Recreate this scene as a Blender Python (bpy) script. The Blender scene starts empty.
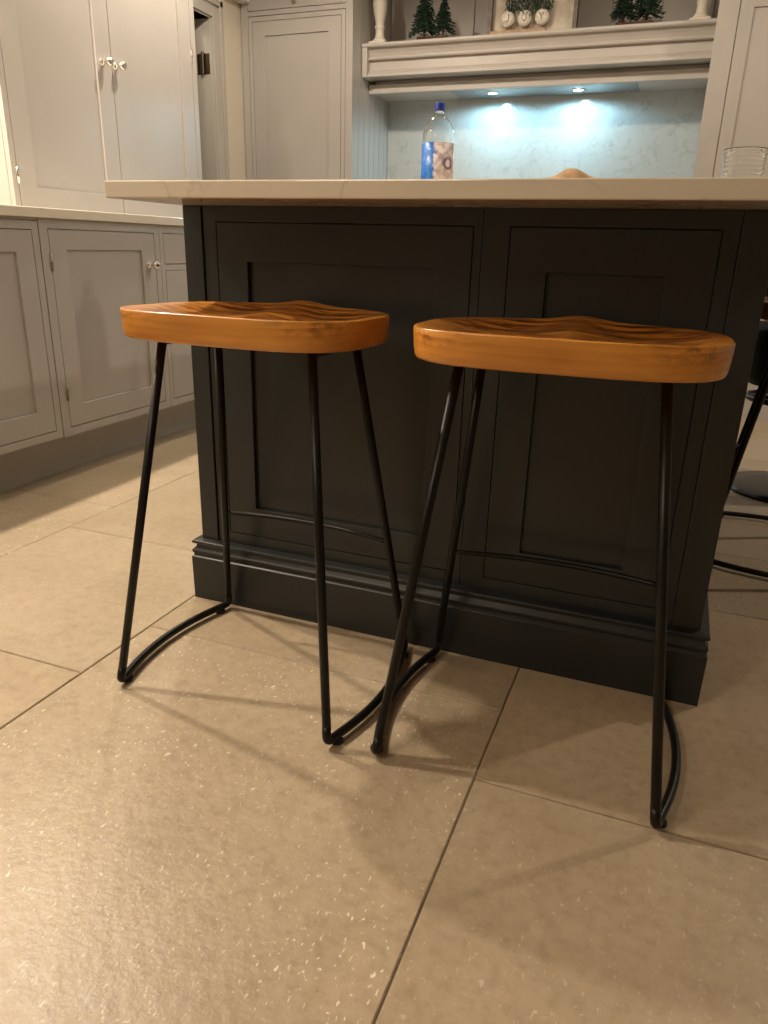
import bpy, bmesh, math, random
from mathutils import Vector, Matrix
random.seed(7)
PI = math.pi
scene = bpy.context.scene
COL = scene.collection

# ------------------------------------------------------------------ materials
def new_mat(name):
    m = bpy.data.materials.new(name); m.use_nodes = True
    nt = m.node_tree
    return m, nt, nt.nodes['Principled BSDF']

def N(nt, kind, **kw):
    n = nt.nodes.new(kind)
    for k, v in kw.items():
        if k in n.inputs: n.inputs[k].default_value = v
        else: setattr(n, k, v)
    return n

def coords(nt, scale=(1, 1, 1), rot=(0, 0, 0), loc=(0, 0, 0), src='Object'):
    tc = N(nt, 'ShaderNodeTexCoord'); mp = N(nt, 'ShaderNodeMapping')
    mp.inputs['Scale'].default_value = scale; mp.inputs['Rotation'].default_value = rot; mp.inputs['Location'].default_value = loc
    nt.links.new(tc.outputs[src], mp.inputs['Vector'])
    return mp.outputs['Vector']

def ramp(nt, fac, stops):
    r = N(nt, 'ShaderNodeValToRGB'); e = r.color_ramp.elements
    while len(e) < len(stops): e.new(.5)
    for i, (p, c) in enumerate(stops):
        e[i].position = p; e[i].color = (c[0], c[1], c[2], 1) if len(c) == 3 else c
    nt.links.new(fac, r.inputs['Fac'])
    return r.outputs['Color']

def mix(nt, a, b, fac, mode='MIX'):
    m = N(nt, 'ShaderNodeMix', data_type='RGBA', blend_type=mode)
    for sock, v in ((m.inputs[0], fac), (m.inputs[6], a), (m.inputs[7], b)):
        if hasattr(v, 'links') or hasattr(v, 'is_output'): nt.links.new(v, sock)
        else: sock.default_value = v if isinstance(v, (int, float)) else (v[0], v[1], v[2], 1)
    return m.outputs[2]

def bump(nt, b, height, strength=.2, dist=.002):
    bn = N(nt, 'ShaderNodeBump'); bn.inputs['Strength'].default_value = strength; bn.inputs['Distance'].default_value = dist
    nt.links.new(height, bn.inputs['Height']); nt.links.new(bn.outputs['Normal'], b.inputs['Normal'])
    return bn

def paint(name, col, rough=.45, var=.04, spec=.5):
    m, nt, b = new_mat(name)
    v = coords(nt, (3, 3, 3))
    n = N(nt, 'ShaderNodeTexNoise', Scale=2.0, Detail=4.0); nt.links.new(v, n.inputs['Vector'])
    c = ramp(nt, n.outputs['Fac'], [(.3, [x * (1 - var) for x in col]), (.7, [min(1, x * (1 + var)) for x in col])])
    nt.links.new(c, b.inputs['Base Color'])
    b.inputs['Roughness'].default_value = rough; b.inputs['Specular IOR Level'].default_value = spec
    n2 = N(nt, 'ShaderNodeTexNoise', Scale=140.0, Detail=2.0); nt.links.new(v, n2.inputs['Vector'])
    bump(nt, b, n2.outputs['Fac'], .06, .001)
    return m

M = {}
M['cab'] = paint('cabinet_paint', (.43, .400, .375), .30, .02)
M['cab_dim'] = paint('kickboard_paint', (.43, .40, .365), .4, .03)
M['island'] = paint('island_paint', (.0175, .0200, .0205), .34, .05)
M['wall'] = paint('wall_paint', (.60, .54, .45), .7, .02)
M['trim'] = paint('trim_paint', (.42, .39, .35), .4, .02)
M['mantel'] = paint('mantel_paint', (.47, .43, .40), .4, .02)
M['ceil'] = paint('ceiling_paint', (.75, .72, .68), .8, .01)
M['white_wood'] = paint('white_ornament_paint', (.72, .66, .58), .4, .03)
M['roomwall'] = paint('far_wall_paint', (.42, .37, .31), .8, .02)

def metal(name, col, rough, met=1.0):
    m, nt, b = new_mat(name)
    v = coords(nt, (20, 20, 20)); n = N(nt, 'ShaderNodeTexNoise', Scale=3.0, Detail=3.0); nt.links.new(v, n.inputs['Vector'])
    r = N(nt, 'ShaderNodeMapRange'); r.inputs['To Min'].default_value = rough * .8; r.inputs['To Max'].default_value = rough * 1.25
    nt.links.new(n.outputs['Fac'], r.inputs['Value']); nt.links.new(r.outputs['Result'], b.inputs['Roughness'])
    b.inputs['Base Color'].default_value = (*col, 1); b.inputs['Metallic'].default_value = met
    return m
M['black_steel'] = metal('black_coated_steel', (.006, .0055, .005), .36, .0)
M['black_steel'].node_tree.nodes['Principled BSDF'].inputs['Specular IOR Level'].default_value = .3
M['rubber'] = metal('dark_rubber', (.010, .009, .009), .6, 0)
M['chrome'] = metal('polished_chrome', (.80, .78, .75), .10)
M['hinge'] = metal('aged_brass', (.10, .075, .05), .35)
M['hinge_grey'] = metal('dull_nickel', (.30, .27, .23), .4)
M['steel'] = metal('brushed_steel', (.35, .35, .34), .4)
M['black_gloss'] = metal('black_gloss', (.006, .006, .007), .22, 0)
M['black_pad'] = metal('black_leatherette', (.003, .003, .0035), .65, 0)
M['black_pad'].node_tree.nodes['Principled BSDF'].inputs['Specular IOR Level'].default_value = .2

def stone(name, base, vein, scale, rough, vein_w=.02, amt=.6):
    m, nt, b = new_mat(name)
    v = coords(nt, (scale,) * 3)
    d = N(nt, 'ShaderNodeTexNoise', Scale=2.2, Detail=6.0, Roughness=.65); nt.links.new(v, d.inputs['Vector'])
    n = N(nt, 'ShaderNodeTexNoise', Scale=1.4, Detail=8.0, Distortion=1.4); nt.links.new(v, n.inputs['Vector'])
    mask = ramp(nt, n.outputs['Fac'], [(.5 - vein_w * 1.6, (0, 0, 0)), (.5, (1, 1, 1)), (.5 + vein_w, (0, 0, 0))])
    mk = N(nt, 'ShaderNodeMath', operation='MULTIPLY'); nt.links.new(mask, mk.inputs[0])
    brk = ramp(nt, d.outputs['Fac'], [(.45, (0, 0, 0)), (.62, (amt, amt, amt))]); nt.links.new(brk, mk.inputs[1])
    c0 = ramp(nt, d.outputs['Fac'], [(.3, [x * .955 for x in base]), (.7, base)])
    nt.links.new(mix(nt, c0, vein, mk.outputs[0]), b.inputs['Base Color'])
    b.inputs['Roughness'].default_value = rough
    return m
M['quartz'] = stone('white_quartz', (.70, .64, .54), (.42, .36, .28), 2.2, .12, .014, .45)
M['splash'] = stone('marbled_stone', (.48, .49, .48), (.31, .32, .31), 6.5, .15, .06, .55)

def floor_mat():
    m, nt, b = new_mat('limestone_tiles')
    v = coords(nt)
    at = N(nt, 'ShaderNodeAttribute', attribute_name='tile_tint')
    big = N(nt, 'ShaderNodeTexNoise', Scale=3.2, Detail=7.0, Roughness=.62); nt.links.new(v, big.inputs['Vector'])
    c = ramp(nt, big.outputs['Fac'], [(.28, (.34, .262, .175)), (.5, (.40, .316, .217)), (.74, (.46, .370, .262))])
    fine = N(nt, 'ShaderNodeTexNoise', Scale=42.0, Detail=6.0, Roughness=.7); nt.links.new(v, fine.inputs['Vector'])
    c2 = ramp(nt, fine.outputs['Fac'], [(.3, (.80, .78, .76)), (.5, (1, 1, 1)), (.75, (1.12, 1.13, 1.14))])
    c = mix(nt, c, c2, .85, 'MULTIPLY')
    # pale fossil flecks, clustered
    fl = N(nt, 'ShaderNodeTexNoise', Scale=165.0, Detail=2.0, Roughness=.5, Distortion=.5); nt.links.new(coords(nt, (1, .62, 1), (0, 0, .5)), fl.inputs['Vector'])
    fm = ramp(nt, fl.outputs['Fac'], [(.64, (0, 0, 0)), (.70, (1, 1, 1))])
    cl = N(nt, 'ShaderNodeTexNoise', Scale=6.0, Detail=3.0); nt.links.new(v, cl.inputs['Vector'])
    cm = ramp(nt, cl.outputs['Fac'], [(.36, (.12, .12, .12)), (.58, (.8, .8, .8))])
    mm = N(nt, 'ShaderNodeMath', operation='MULTIPLY'); nt.links.new(fm, mm.inputs[0]); nt.links.new(cm, mm.inputs[1])
    mt = N(nt, 'ShaderNodeMath', operation='MULTIPLY'); nt.links.new(mm.outputs[0], mt.inputs[0]); nt.links.new(at.outputs['Alpha'], mt.inputs[1])
    c = mix(nt, c, at.outputs['Color'], 1.0, 'MULTIPLY')
    c = mix(nt, c, (.80, .72, .60), mt.outputs[0])
    # small dark pits
    pt = N(nt, 'ShaderNodeTexVoronoi', Scale=26.0); nt.links.new(v, pt.inputs['Vector'])
    pm = ramp(nt, pt.outputs['Distance'], [(.03, (.45, .45, .45)), (.05, (0, 0, 0))])
    c = mix(nt, c, (.16, .11, .07), pm)
    nt.links.new(c, b.inputs['Base Color'])
    # surface: softly undulating, hammered
    h1 = N(nt, 'ShaderNodeTexNoise', Scale=55.0, Detail=5.0, Roughness=.6); nt.links.new(v, h1.inputs['Vector'])
    h2 = N(nt, 'ShaderNodeTexNoise', Scale=14.0, Detail=3.0); nt.links.new(v, h2.inputs['Vector'])
    ad = N(nt, 'ShaderNodeMath', operation='ADD'); nt.links.new(h1.outputs['Fac'], ad.inputs[0]); nt.links.new(h2.outputs['Fac'], ad.inputs[1])
    bump(nt, b, ad.outputs[0], .34, .004)
    rr = ramp(nt, fine.outputs['Fac'], [(.3, (.30, .30, .30)), (.7, (.46, .46, .46))])
    nt.links.new(rr, b.inputs['Roughness'])
    b.inputs['Specular IOR Level'].default_value = .45
    return m
M['floor'] = floor_mat()
M['grout'] = paint('grout', (.21, .16, .11), .9, .1)

def seat_wood():
    m, nt, b = new_mat('scorched_pine')
    oi = N(nt, 'ShaderNodeObjectInfo')
    tc = N(nt, 'ShaderNodeTexCoord')
    off = N(nt, 'ShaderNodeVectorMath', operation='ADD')
    sc = N(nt, 'ShaderNodeCombineXYZ')
    mu = N(nt, 'ShaderNodeMath', operation='MULTIPLY'); mu.inputs[1].default_value = .8; nt.links.new(oi.outputs['Random'], mu.inputs[0])
    nt.links.new(mu.outputs[0], sc.inputs['X'])
    nt.links.new(tc.outputs['Object'], off.inputs[0]); nt.links.new(sc.outputs[0], off.inputs[1])
    mp = N(nt, 'ShaderNodeMapping'); mp.inputs['Scale'].default_value = (.55, 3.4, 9.5); mp.inputs['Location'].default_value = (0, .25, -5.9)
    nt.links.new(off.outputs[0], mp.inputs['Vector'])
    w = N(nt, 'ShaderNodeTexWave', wave_type='RINGS', rings_direction='X', wave_profile='SAW')
    w.inputs['Scale'].default_value = 3.0; w.inputs['Distortion'].default_value = 2.2; w.inputs['Detail'].default_value = 3.0; w.inputs['Detail Scale'].default_value = .9
    nt.links.new(mp.outputs[0], w.inputs['Vector'])
    c = ramp(nt, w.outputs['Fac'], [(0, (.66, .27, .045)), (.5, (.60, .22, .034)), (.78, (.36, .10, .012)), (.97, (.17, .04, .006))])
    # fine fibre
    f = N(nt, 'ShaderNodeTexNoise', Scale=1.0, Detail=6.0, Roughness=.65)
    mp2 = N(nt, 'ShaderNodeMapping'); mp2.inputs['Scale'].default_value = (9, 160, 160); nt.links.new(off.outputs[0], mp2.inputs['Vector']); nt.links.new(mp2.outputs[0], f.inputs['Vector'])
    fc = ramp(nt, f.outputs['Fac'], [(.3, (.82, .76, .70)), (.65, (1.06, 1.05, 1.04))])
    ta = N(nt, 'ShaderNodeAttribute', attribute_name='scorch')
    wf = N(nt, 'ShaderNodeMath', operation='MULTIPLY_ADD'); nt.links.new(ta.outputs['Fac'], wf.inputs[0]); wf.inputs[1].default_value = .7; wf.inputs[2].default_value = .09
    pn = N(nt, 'ShaderNodeTexNoise', Scale=1.0, Detail=4.0)
    mp4 = N(nt, 'ShaderNodeMapping'); mp4.inputs['Scale'].default_value = (5, 5, 22); nt.links.new(off.outputs[0], mp4.inputs['Vector']); nt.links.new(mp4.outputs[0], pn.inputs['Vector'])
    plain = ramp(nt, pn.outputs['Fac'], [(.3, (.50, .19, .026)), (.6, (.66, .28, .042)), (.8, (.74, .34, .058))])
    c = mix(nt, plain, c, wf.outputs[0])
    c = mix(nt, c, fc, .6, 'MULTIPLY')
    # scorched dark streaks burnt into the carved top
    s = N(nt, 'ShaderNodeTexNoise', Scale=1.0, Detail=3.0, Roughness=.55, Distortion=.5)
    mp3 = N(nt, 'ShaderNodeMapping'); mp3.inputs['Scale'].default_value = (7, 95, 90); nt.links.new(off.outputs[0], mp3.inputs['Vector']); nt.links.new(mp3.outputs[0], s.inputs['Vector'])
    sm = ramp(nt, s.outputs['Fac'], [(.46, (0, 0, 0)), (.56, (.9, .9, .9))])
    k = N(nt, 'ShaderNodeMath', operation='MULTIPLY'); nt.links.new(sm, k.inputs[0]); nt.links.new(ta.outputs['Fac'], k.inputs[1])
    c = mix(nt, c, (.075, .022, .006), k.outputs[0])
    nt.links.new(c, b.inputs['Base Color'])
    b.inputs['Roughness'].default_value = .30; b.inputs['Coat Weight'].default_value = .35; b.inputs['Coat Roughness'].default_value = .2
    bump(nt, b, f.outputs['Fac'], .12, .0008)
    return m
M['seat'] = seat_wood()

def simple_noise(name, a, c2, scale, rough):
    m, nt, b = new_mat(name)
    v = coords(nt); n = N(nt, 'ShaderNodeTexNoise', Scale=scale, Detail=5.0); nt.links.new(v, n.inputs['Vector'])
    nt.links.new(ramp(nt, n.outputs['Fac'], [(.35, a), (.65, c2)]), b.inputs['Base Color'])
    b.inputs['Roughness'].default_value = rough
    bump(nt, b, n.outputs['Fac'], .3, .003)
    return m
M['needles'] = simple_noise('fir_needles', (.006, .022, .012), (.022, .055, .030), 60, .7)
M['bark'] = simple_noise('dark_bark', (.045, .02, .012), (.09, .045, .025), 30, .8)
M['crust'] = simple_noise('bread_crust', (.30, .17, .07), (.52, .34, .17), 25, .65)
M['plaque'] = simple_noise('plaque_print', (.42, .36, .29), (.62, .55, .46), 14, .6)
M['grey_frame'] = simple_noise('weathered_grey_wood', (.12, .105, .09), (.19, .165, .14), 30, .6)
M['oak'] = simple_noise('pale_wood', (.36, .22, .12), (.48, .32, .19), 40, .55)
M['pearl'] = simple_noise('white_wicker', (.58, .52, .44), (.80, .75, .66), 90, .5)

def glass(name, col=(1, 1, 1), rough=.0, ior=1.45):
    m, nt, b = new_mat(name)
    b.inputs['Base Color'].default_value = (*col, 1); b.inputs['Transmission Weight'].default_value = 1
    b.inputs['Roughness'].default_value = rough; b.inputs['IOR'].default_value = ior
    n = N(nt, 'ShaderNodeTexNoise', Scale=30.0, Detail=1.0); nt.links.new(coords(nt), n.inputs['Vector'])
    bump(nt, b, n.outputs['Fac'], .04, .001)
    return m
M['glass'] = glass('clear_glass', (.97, .98, .98))
M['pet'] = glass('clear_plastic', (.97, .985, .98), .02, 1.3)
M['blue_cap'] = metal('blue_plastic', (.012, .035, .32), .35, 0)

def bottle_label():
    m, nt, b = new_mat('printed_bottle_label')
    tc = N(nt, 'ShaderNodeTexCoord'); sp = N(nt, 'ShaderNodeSeparateXYZ'); nt.links.new(tc.outputs['Object'], sp.inputs[0])
    no = N(nt, 'ShaderNodeTexNoise', Scale=60.0, Detail=3.0); nt.links.new(tc.outputs['Object'], no.inputs['Vector'])
    # boundary between the blue field and the pale picture (runs down the near face)
    ad = N(nt, 'ShaderNodeMath', operation='MULTIPLY_ADD'); nt.links.new(no.outputs['Fac'], ad.inputs[0]); ad.inputs[1].default_value = .03; nt.links.new(sp.outputs['X'], ad.inputs[2])
    pale = ramp(nt, ad.outputs[0], [(.016, (0, 0, 0)), (.022, (1, 1, 1))])
    blue = ramp(nt, no.outputs['Fac'], [(.3, (.012, .10, .42)), (.55, (.02, .17, .60)), (.64, (.03, .22, .66)), (.69, (.65, .78, .88))])
    pk = ramp(nt, no.outputs['Fac'], [(.35, (.40, .33, .42)), (.5, (.60, .50, .50)), (.65, (.78, .72, .70))])
    c = mix(nt, blue, pk, pale)
    # dark circle on the picture
    d = N(nt, 'ShaderNodeVectorMath', operation='DISTANCE'); nt.links.new(tc.outputs['Object'], d.inputs[0]); d.inputs[1].default_value = (.042, -.026, .150)
    ring = ramp(nt, d.outputs['Value'], [(.010, (0, 0, 0)), (.012, (1, 1, 1)), (.018, (1, 1, 1)), (.020, (0, 0, 0))])
    ringp = N(nt, 'ShaderNodeMath', operation='MULTIPLY'); nt.links.new(ring, ringp.inputs[0]); ringp.inputs[1].default_value = .9
    c = mix(nt, c, (.13, .05, .12), ringp.outputs[0])
    nt.links.new(c, b.inputs['Base Color']); b.inputs['Roughness'].default_value = .35
    return m
M['label'] = bottle_label()

def emit(name, col, strength):
    m, nt, b = new_mat(name)
    b.inputs['Emission Color'].default_value = (*col, 1); b.inputs['Emission Strength'].default_value = strength
    b.inputs['Base Color'].default_value = (.9, .9, .9, 1)
    return m
M['led'] = emit('led_lens', (.75, .95, 1), 60)

# ------------------------------------------------------------------ mesh helpers
def link(name, bm, mat, parent=None, smooth=False, bevel=0, seg=2, loc=None):
    me = bpy.data.meshes.new(name)
    bmesh.ops.recalc_face_normals(bm, faces=bm.faces)
    bm.to_mesh(me); bm.free()
    if smooth:
        for p in me.polygons: p.use_smooth = True
    for mm in (mat if isinstance(mat, (list, tuple)) else [mat]): me.materials.append(mm)
    o = bpy.data.objects.new(name, me); COL.objects.link(o)
    if loc: o.location = loc
    if parent: o.parent = parent
    if bevel:
        b = o.modifiers.new('bevel', 'BEVEL'); b.width = bevel; b.segments = seg; b.limit_method = 'ANGLE'; b.angle_limit = math.radians(40)
        b.harden_normals = False
    return o

def box(bm, x0, x1, y0, y1, z0, z1):
    vs = [bm.verts.new((x, y, z)) for x in (x0, x1) for y in (y0, y1) for z in (z0, z1)]
    for f in ((0, 1, 3, 2), (4, 6, 7, 5), (0, 4, 5, 1), (2, 3, 7, 6), (0, 2, 6, 4), (1, 5, 7, 3)):
        bm.faces.new([vs[i] for i in f])

def boxes(*bs):
    bm = bmesh.new()
    for b in bs: box(bm, *b)
    return bm

def extrude_profile(bm, prof, a, b, axis):
    """closed profile of 2-D points swept along an axis from a to b; axis 'x': points are (y,z); axis 'y': (x,z)"""
    def P(t, p): return (t, p[0], p[1]) if axis == 'x' else (p[0], t, p[1])
    A = [bm.verts.new(P(a, p)) for p in prof]; B = [bm.verts.new(P(b, p)) for p in prof]
    n = len(prof)
    for i in range(n): bm.faces.new((A[i], A[(i + 1) % n], B[(i + 1) % n], B[i]))
    bm.faces.new(A); bm.faces.new(B[::-1])

def lathe(bm, prof, seg=32, c=(0, 0, 0), cap=True):
    rings = []
    for r, z in prof:
        if r < 1e-6: rings.append([bm.verts.new((c[0], c[1], c[2] + z))])
        else: rings.append([bm.verts.new((c[0] + r * math.cos(2 * PI * i / seg), c[1] + r * math.sin(2 * PI * i / seg), c[2] + z)) for i in range(seg)])
    for a, b in zip(rings, rings[1:]):
        for i in range(seg):
            j = (i + 1) % seg
            if len(a) == 1 and len(b) == 1: continue
            if len(a) == 1: bm.faces.new((a[0], b[j], b[i]))
            elif len(b) == 1: bm.faces.new((a[i], a[j], b[0]))
            else: bm.faces.new((a[i], a[j], b[j], b[i]))
    if cap:
        if len(rings[0]) > 1: bm.faces.new(rings[0][::-1])
        if len(rings[-1]) > 1: bm.faces.new(rings[-1])

def tube(bm, pts, r, seg=14, closed=False):
    pts = [Vector(p) for p in pts]; n = len(pts)
    if closed: T = [(pts[(i + 1) % n] - pts[i - 1]).normalized() for i in range(n)]
    else: T = [(pts[min(i + 1, n - 1)] - pts[max(i - 1, 0)]).normalized() for i in range(n)]
    up = Vector((0, 0, 1)) if abs(T[0].z) < .9 else Vector((1, 0, 0))
    u = (up - T[0] * up.dot(T[0])).normalized(); rings = []
    for i in range(n):
        u = (u - T[i] * u.dot(T[i])).normalized(); v = T[i].cross(u)
        rings.append([bm.verts.new(pts[i] + (u * math.cos(2 * PI * k / seg) + v * math.sin(2 * PI * k / seg)) * r) for k in range(seg)])
    m = n if closed else n - 1
    for i in range(m):
        a, b = rings[i], rings[(i + 1) % n]
        for k in range(seg): bm.faces.new((a[k], a[(k + 1) % seg], b[(k + 1) % seg], b[k]))
    if not closed: bm.faces.new(rings[0][::-1]); bm.faces.new(rings[-1])

def round_path(pts, rad, n=8):
    """polyline with its inner corners rounded"""
    pts = [Vector(p) for p in pts]; out = [pts[0]]
    for i in range(1, len(pts) - 1):
        a = (pts[i - 1] - pts[i]); b = (pts[i + 1] - pts[i]); la, lb = a.length, b.length
        t = min(rad, la * .45, lb * .45); A = pts[i] + a / la * t; B = pts[i] + b / lb * t
        for k in range(n + 1):
            s = k / n; out.append(A * (1 - s) ** 2 + pts[i] * 2 * s * (1 - s) + B * s * s)
    out.append(pts[-1]); return out

def thing(name, label, cat, loc=(0, 0, 0), rotz=0, group=None):
    o = bpy.data.objects.new(name, None); COL.objects.link(o)
    o.location = loc; o.rotation_euler = (0, 0, rotz); o.empty_display_size = .1
    o['label'] = label; o['category'] = cat
    if group: o['group'] = group
    return o
def tag(o, label, cat, group=None):
    o['label'] = label; o['category'] = cat
    if group: o['group'] = group
    return o
def struct(o): o['kind'] = 'structure'; return o

def shaker(name, u0, u1, z0, z1, pu0, pu1, pz0, pz1, face, axis, mat, parent, t=.02, rec=.009, out=-1, bead=None):
    """framed door: a ring-shaped frame of thickness t and a panel recessed by rec.
    axis 'x': the door spans x and faces -y at y=face.  axis 'y': spans y and faces +x at x=face."""
    bm = bmesh.new()
    d = 1 if axis == 'x' else -1          # direction into the body
    def B(a0, a1, b0, b1, f0, f1):
        f0, f1 = face + d * f0, face + d * f1; f0, f1 = min(f0, f1), max(f0, f1)
        if axis == 'x': box(bm, a0, a1, f0, f1, b0, b1)
        else: box(bm, f0, f1, a0, a1, b0, b1)
    e = bead or 0
    def frame(a0, a1, b0, b1, c0, c1, d0, d1, f0, f1):
        # one closed ring made of shared vertices, so that no butt joint shows
        def P(a, b, f):
            f = face + d * f
            return (a, f, b) if axis == 'x' else (f, a, b)
        O = [(a0, b0), (a1, b0), (a1, b1), (a0, b1)]; I = [(c0, d0), (c1, d0), (c1, d1), (c0, d1)]
        of = [bm.verts.new(P(*p, f0)) for p in O]; jf = [bm.verts.new(P(*p, f0)) for p in I]
        ob = [bm.verts.new(P(*p, f1)) for p in O]; jb = [bm.verts.new(P(*p, f1)) for p in I]
        for i in range(4):
            j = (i + 1) % 4
            bm.faces.new((of[i], of[j], jf[j], jf[i])); bm.faces.new((ob[i], jb[i], jb[j], ob[j]))
            bm.faces.new((of[i], ob[i], ob[j], of[j])); bm.faces.new((jf[i], jf[j], jb[j], jb[i]))
    if e:
        frame(u0, u1, z0, z1, u0 + e, u1 - e, z0 + e, z1 - e, 0, t)
        frame(u0 + e + .0025, u1 - e - .0025, z0 + e + .0025, z1 - e - .0025, pu0, pu1, pz0, pz1, .0, t)
        B(u0 + .004, u1 - .004, z0 + .004, z1 - .004, t - .002, t + .003)
    else:
        frame(u0, u1, z0, z1, pu0, pu1, pz0, pz1, 0, t)
    B(pu0 - .004, pu1 + .004, pz0 - .004, pz1 + .004, rec, t - .001)
    return link(name, bm, mat, parent, bevel=.0012, seg=2)

def knob(parent, p, axis, r=.018, mat='chrome'):
    bm = bmesh.new()
    lathe(bm, [(0, 0), (r * .80, 0), (r * .82, .002), (r * .62, .005), (r * .34, .009), (r * .30, .018), (r * .55, .022), (r * .85, .026), (r, .033), (r * .96, .040), (r * .70, .047), (r * .3, .050), (0, .0505)], 24)
    o = link('knob', bm, M[mat], parent, smooth=True, loc=p)
    o.rotation_euler = (0, PI / 2, 0) if axis == '+x' else (PI / 2, 0, 0)
    return o

# ------------------------------------------------------------------ room shell
WX, WB, CZ = -2.61, 4.89, 2.42
XR, YF = 3.2, -2.6
# floor: slabs of limestone with real joints
bm = bmesh.new(); tint = []
def slab(x0, x1, y0, y1):
    g = .0011; c = random.uniform(.90, 1.05); w = random.uniform(-.02, .02); fl = random.choice((.25, .4, .8, 1.0))
    if x0 == -1.0 and y0 < 1 and y1 > 1: fl, c = 1.0, 1.0
    j = lambda: random.uniform(-.0008, .0008)
    n0 = len(bm.faces)
    b2 = [(x0 + g + j(), y0 + g + j()), (x1 - g + j(), y0 + g + j()), (x1 - g + j(), y1 - g + j()), (x0 + g + j(), y1 - g + j())]
    e = .0018
    ins = [(b2[0][0] + e, b2[0][1] + e), (b2[1][0] - e, b2[1][1] + e), (b2[2][0] - e, b2[2][1] - e), (b2[3][0] + e, b2[3][1] - e)]
    A = [bm.verts.new((x, y, -.012)) for x, y in b2]; B = [bm.verts.new((x, y, -.0018)) for x, y in b2]; C = [bm.verts.new((x, y, 0)) for x, y in ins]
    for i in range(4):
        k = (i + 1) % 4
        bm.faces.new((A[i], A[k], B[k], B[i])); bm.faces.new((B[i], B[k], C[k], C[i]))
    bm.faces.new(C)
    tint.extend([(c + w, c, c - w, fl)] * (len(bm.faces) - n0))
cols = [(-3.4, -2.61, [0.4, 1.2, 2.0, 2.8, 3.6, 4.4]), (-2.61, -2.205, [.56, .96, 1.36, 1.96, 2.745, 3.35, 3.95, 4.55]),
        (-2.205, -1.604, [-.25, .55, 1.16, 1.77, 2.175, 2.78, 3.58, 4.18]), (-1.604, -1.0, [-.44, .16, .966, 1.575, 2.375, 2.98, 3.59, 4.39]),
        (-1.0, -.2, [-1.23, -.43, .37, 1.176, 1.98, 2.78, 3.58, 4.38]), (-.2, .6, [-1.0, -.24, .36, .973, 1.79, 2.19, 2.79, 3.39, 4.0, 4.6]),
        (.6, 1.4, [-1.4, -.6, .2, 1.0, 1.8, 2.6, 3.4, 4.2]), (1.4, 2.0, [-1.7, -1.1, -.3, .3, .9, 1.7, 2.3, 3.1, 3.7]), (2.0, 2.8, [-1.2, -.4, .4, 1.2, 2.0, 2.8, 3.6, 4.4]), (2.8, 3.4, [-1, 0, 1, 2, 3, 4])]
for x0, x1, br in cols:
    ys = [YF - .1] + [y for y in br if YF < y] + [5.0]
    for a, b in zip(ys, ys[1:]): slab(x0, x1, a, b)
n0 = len(bm.faces)
box(bm, -3.4, 3.4, YF - .1, 5.0, -.06, -.0035)
gr = len(bm.faces) - n0
me = bpy.data.meshes.new('floor'); bm.to_mesh(me); bm.free()
ca = me.color_attributes.new('tile_tint', 'FLOAT_COLOR', 'CORNER')
tint += [(1, 1, 1, 0)] * gr
for p in me.polygons:
    for li in p.loop_indices: ca.data[li].color = tint[p.index]
    p.material_index = 1 if p.index >= len(tint) - gr else 0
me.materials.append(M['floor']); me.materials.append(M['grout'])
fo = bpy.data.objects.new('floor', me); COL.objects.link(fo); struct(fo)

DY0, DY1, DZ = 3.20, 3.985, 1.955    # doorway in the left wall
t = .12
struct(link('wall_left', boxes((WX - t, WX, YF, DY0, 0, CZ), (WX - t, WX, DY1, WB, 0, CZ), (WX - t, WX, DY0, DY1, DZ, CZ)), M['wall']))
struct(link('wall_back', boxes((WX - .0, XR, WB, WB + .1, 0, CZ)), M['trim']))
struct(link('wall_right', boxes((XR, XR + .1, YF, WB, 0, CZ)), M['roomwall']))
struct(link('wall_front', boxes((WX - .1, XR + .1, YF - .1, YF, 0, CZ)), M['roomwall']))
struct(link('ceiling', boxes((WX - .1, XR + .1, YF - .1, WB + .1, CZ, CZ + .08)), M['ceil']))
# room beyond the doorway
struct(link('wall_beyond', boxes((-3.4, WX - t, 3.0, 3.06, 0, CZ), (-3.4, WX - t, 4.6, 4.66, 0, CZ), (-3.46, -3.4, 3.0, 4.66, 0, CZ)), M['trim']))
# door frame: moulded architrave + lining
bm = bmesh.new()
a = .095
def arch(y0, y1, z0, z1):
    box(bm, WX, WX + .016, y0, y1, z0, z1)
arch(DY1 + .008, DY1 + a, 0, DZ + a); arch(DY0 - a, DY0 - .008, 0, DZ + a); arch(DY0 - .008, DY1 + .008, DZ + .008, DZ + a)
box(bm, WX, WX + .028, DY1 + a - .03, DY1 + a, 0, DZ + a); box(bm, WX, WX + .028, DY0 - a, DY1 + a, DZ + a - .03, DZ + a)
box(bm, WX - t, WX + .004, DY1 - .001, DY1 + .03, 0, DZ); box(bm, WX - t, WX + .004, DY0 - .03, DY0, 0, DZ); box(bm, WX - t, WX + .004, DY0, DY1, DZ, DZ + .03)
struct(link('trim_1', bm, M['trim'], bevel=.003))
struct(link('trim_2', boxes((WX, WX + .07, 4.02, 4.30, 2.10, CZ)), M['ceil'], bevel=.004))
# the door itself, open into the next room
d = link('door_1', boxes((-3.30, WX - .088, DY1 - .062, DY1 - .022, .01, DZ - .01)), M['trim'], bevel=.002); struct(d)
bm = boxes((WX - .090, WX - .012, DY1 - .0045, DY1 - .0015, 1.690, 1.79))
tube(bm, [(WX - .050, DY1 - .012, 1.685), (WX - .050, DY1 - .012, 1.797)], .009, 12)
h = link('hinge', bm, M['hinge'], d, bevel=.001)
h['label'] = 'dark aged hinge'

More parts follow.
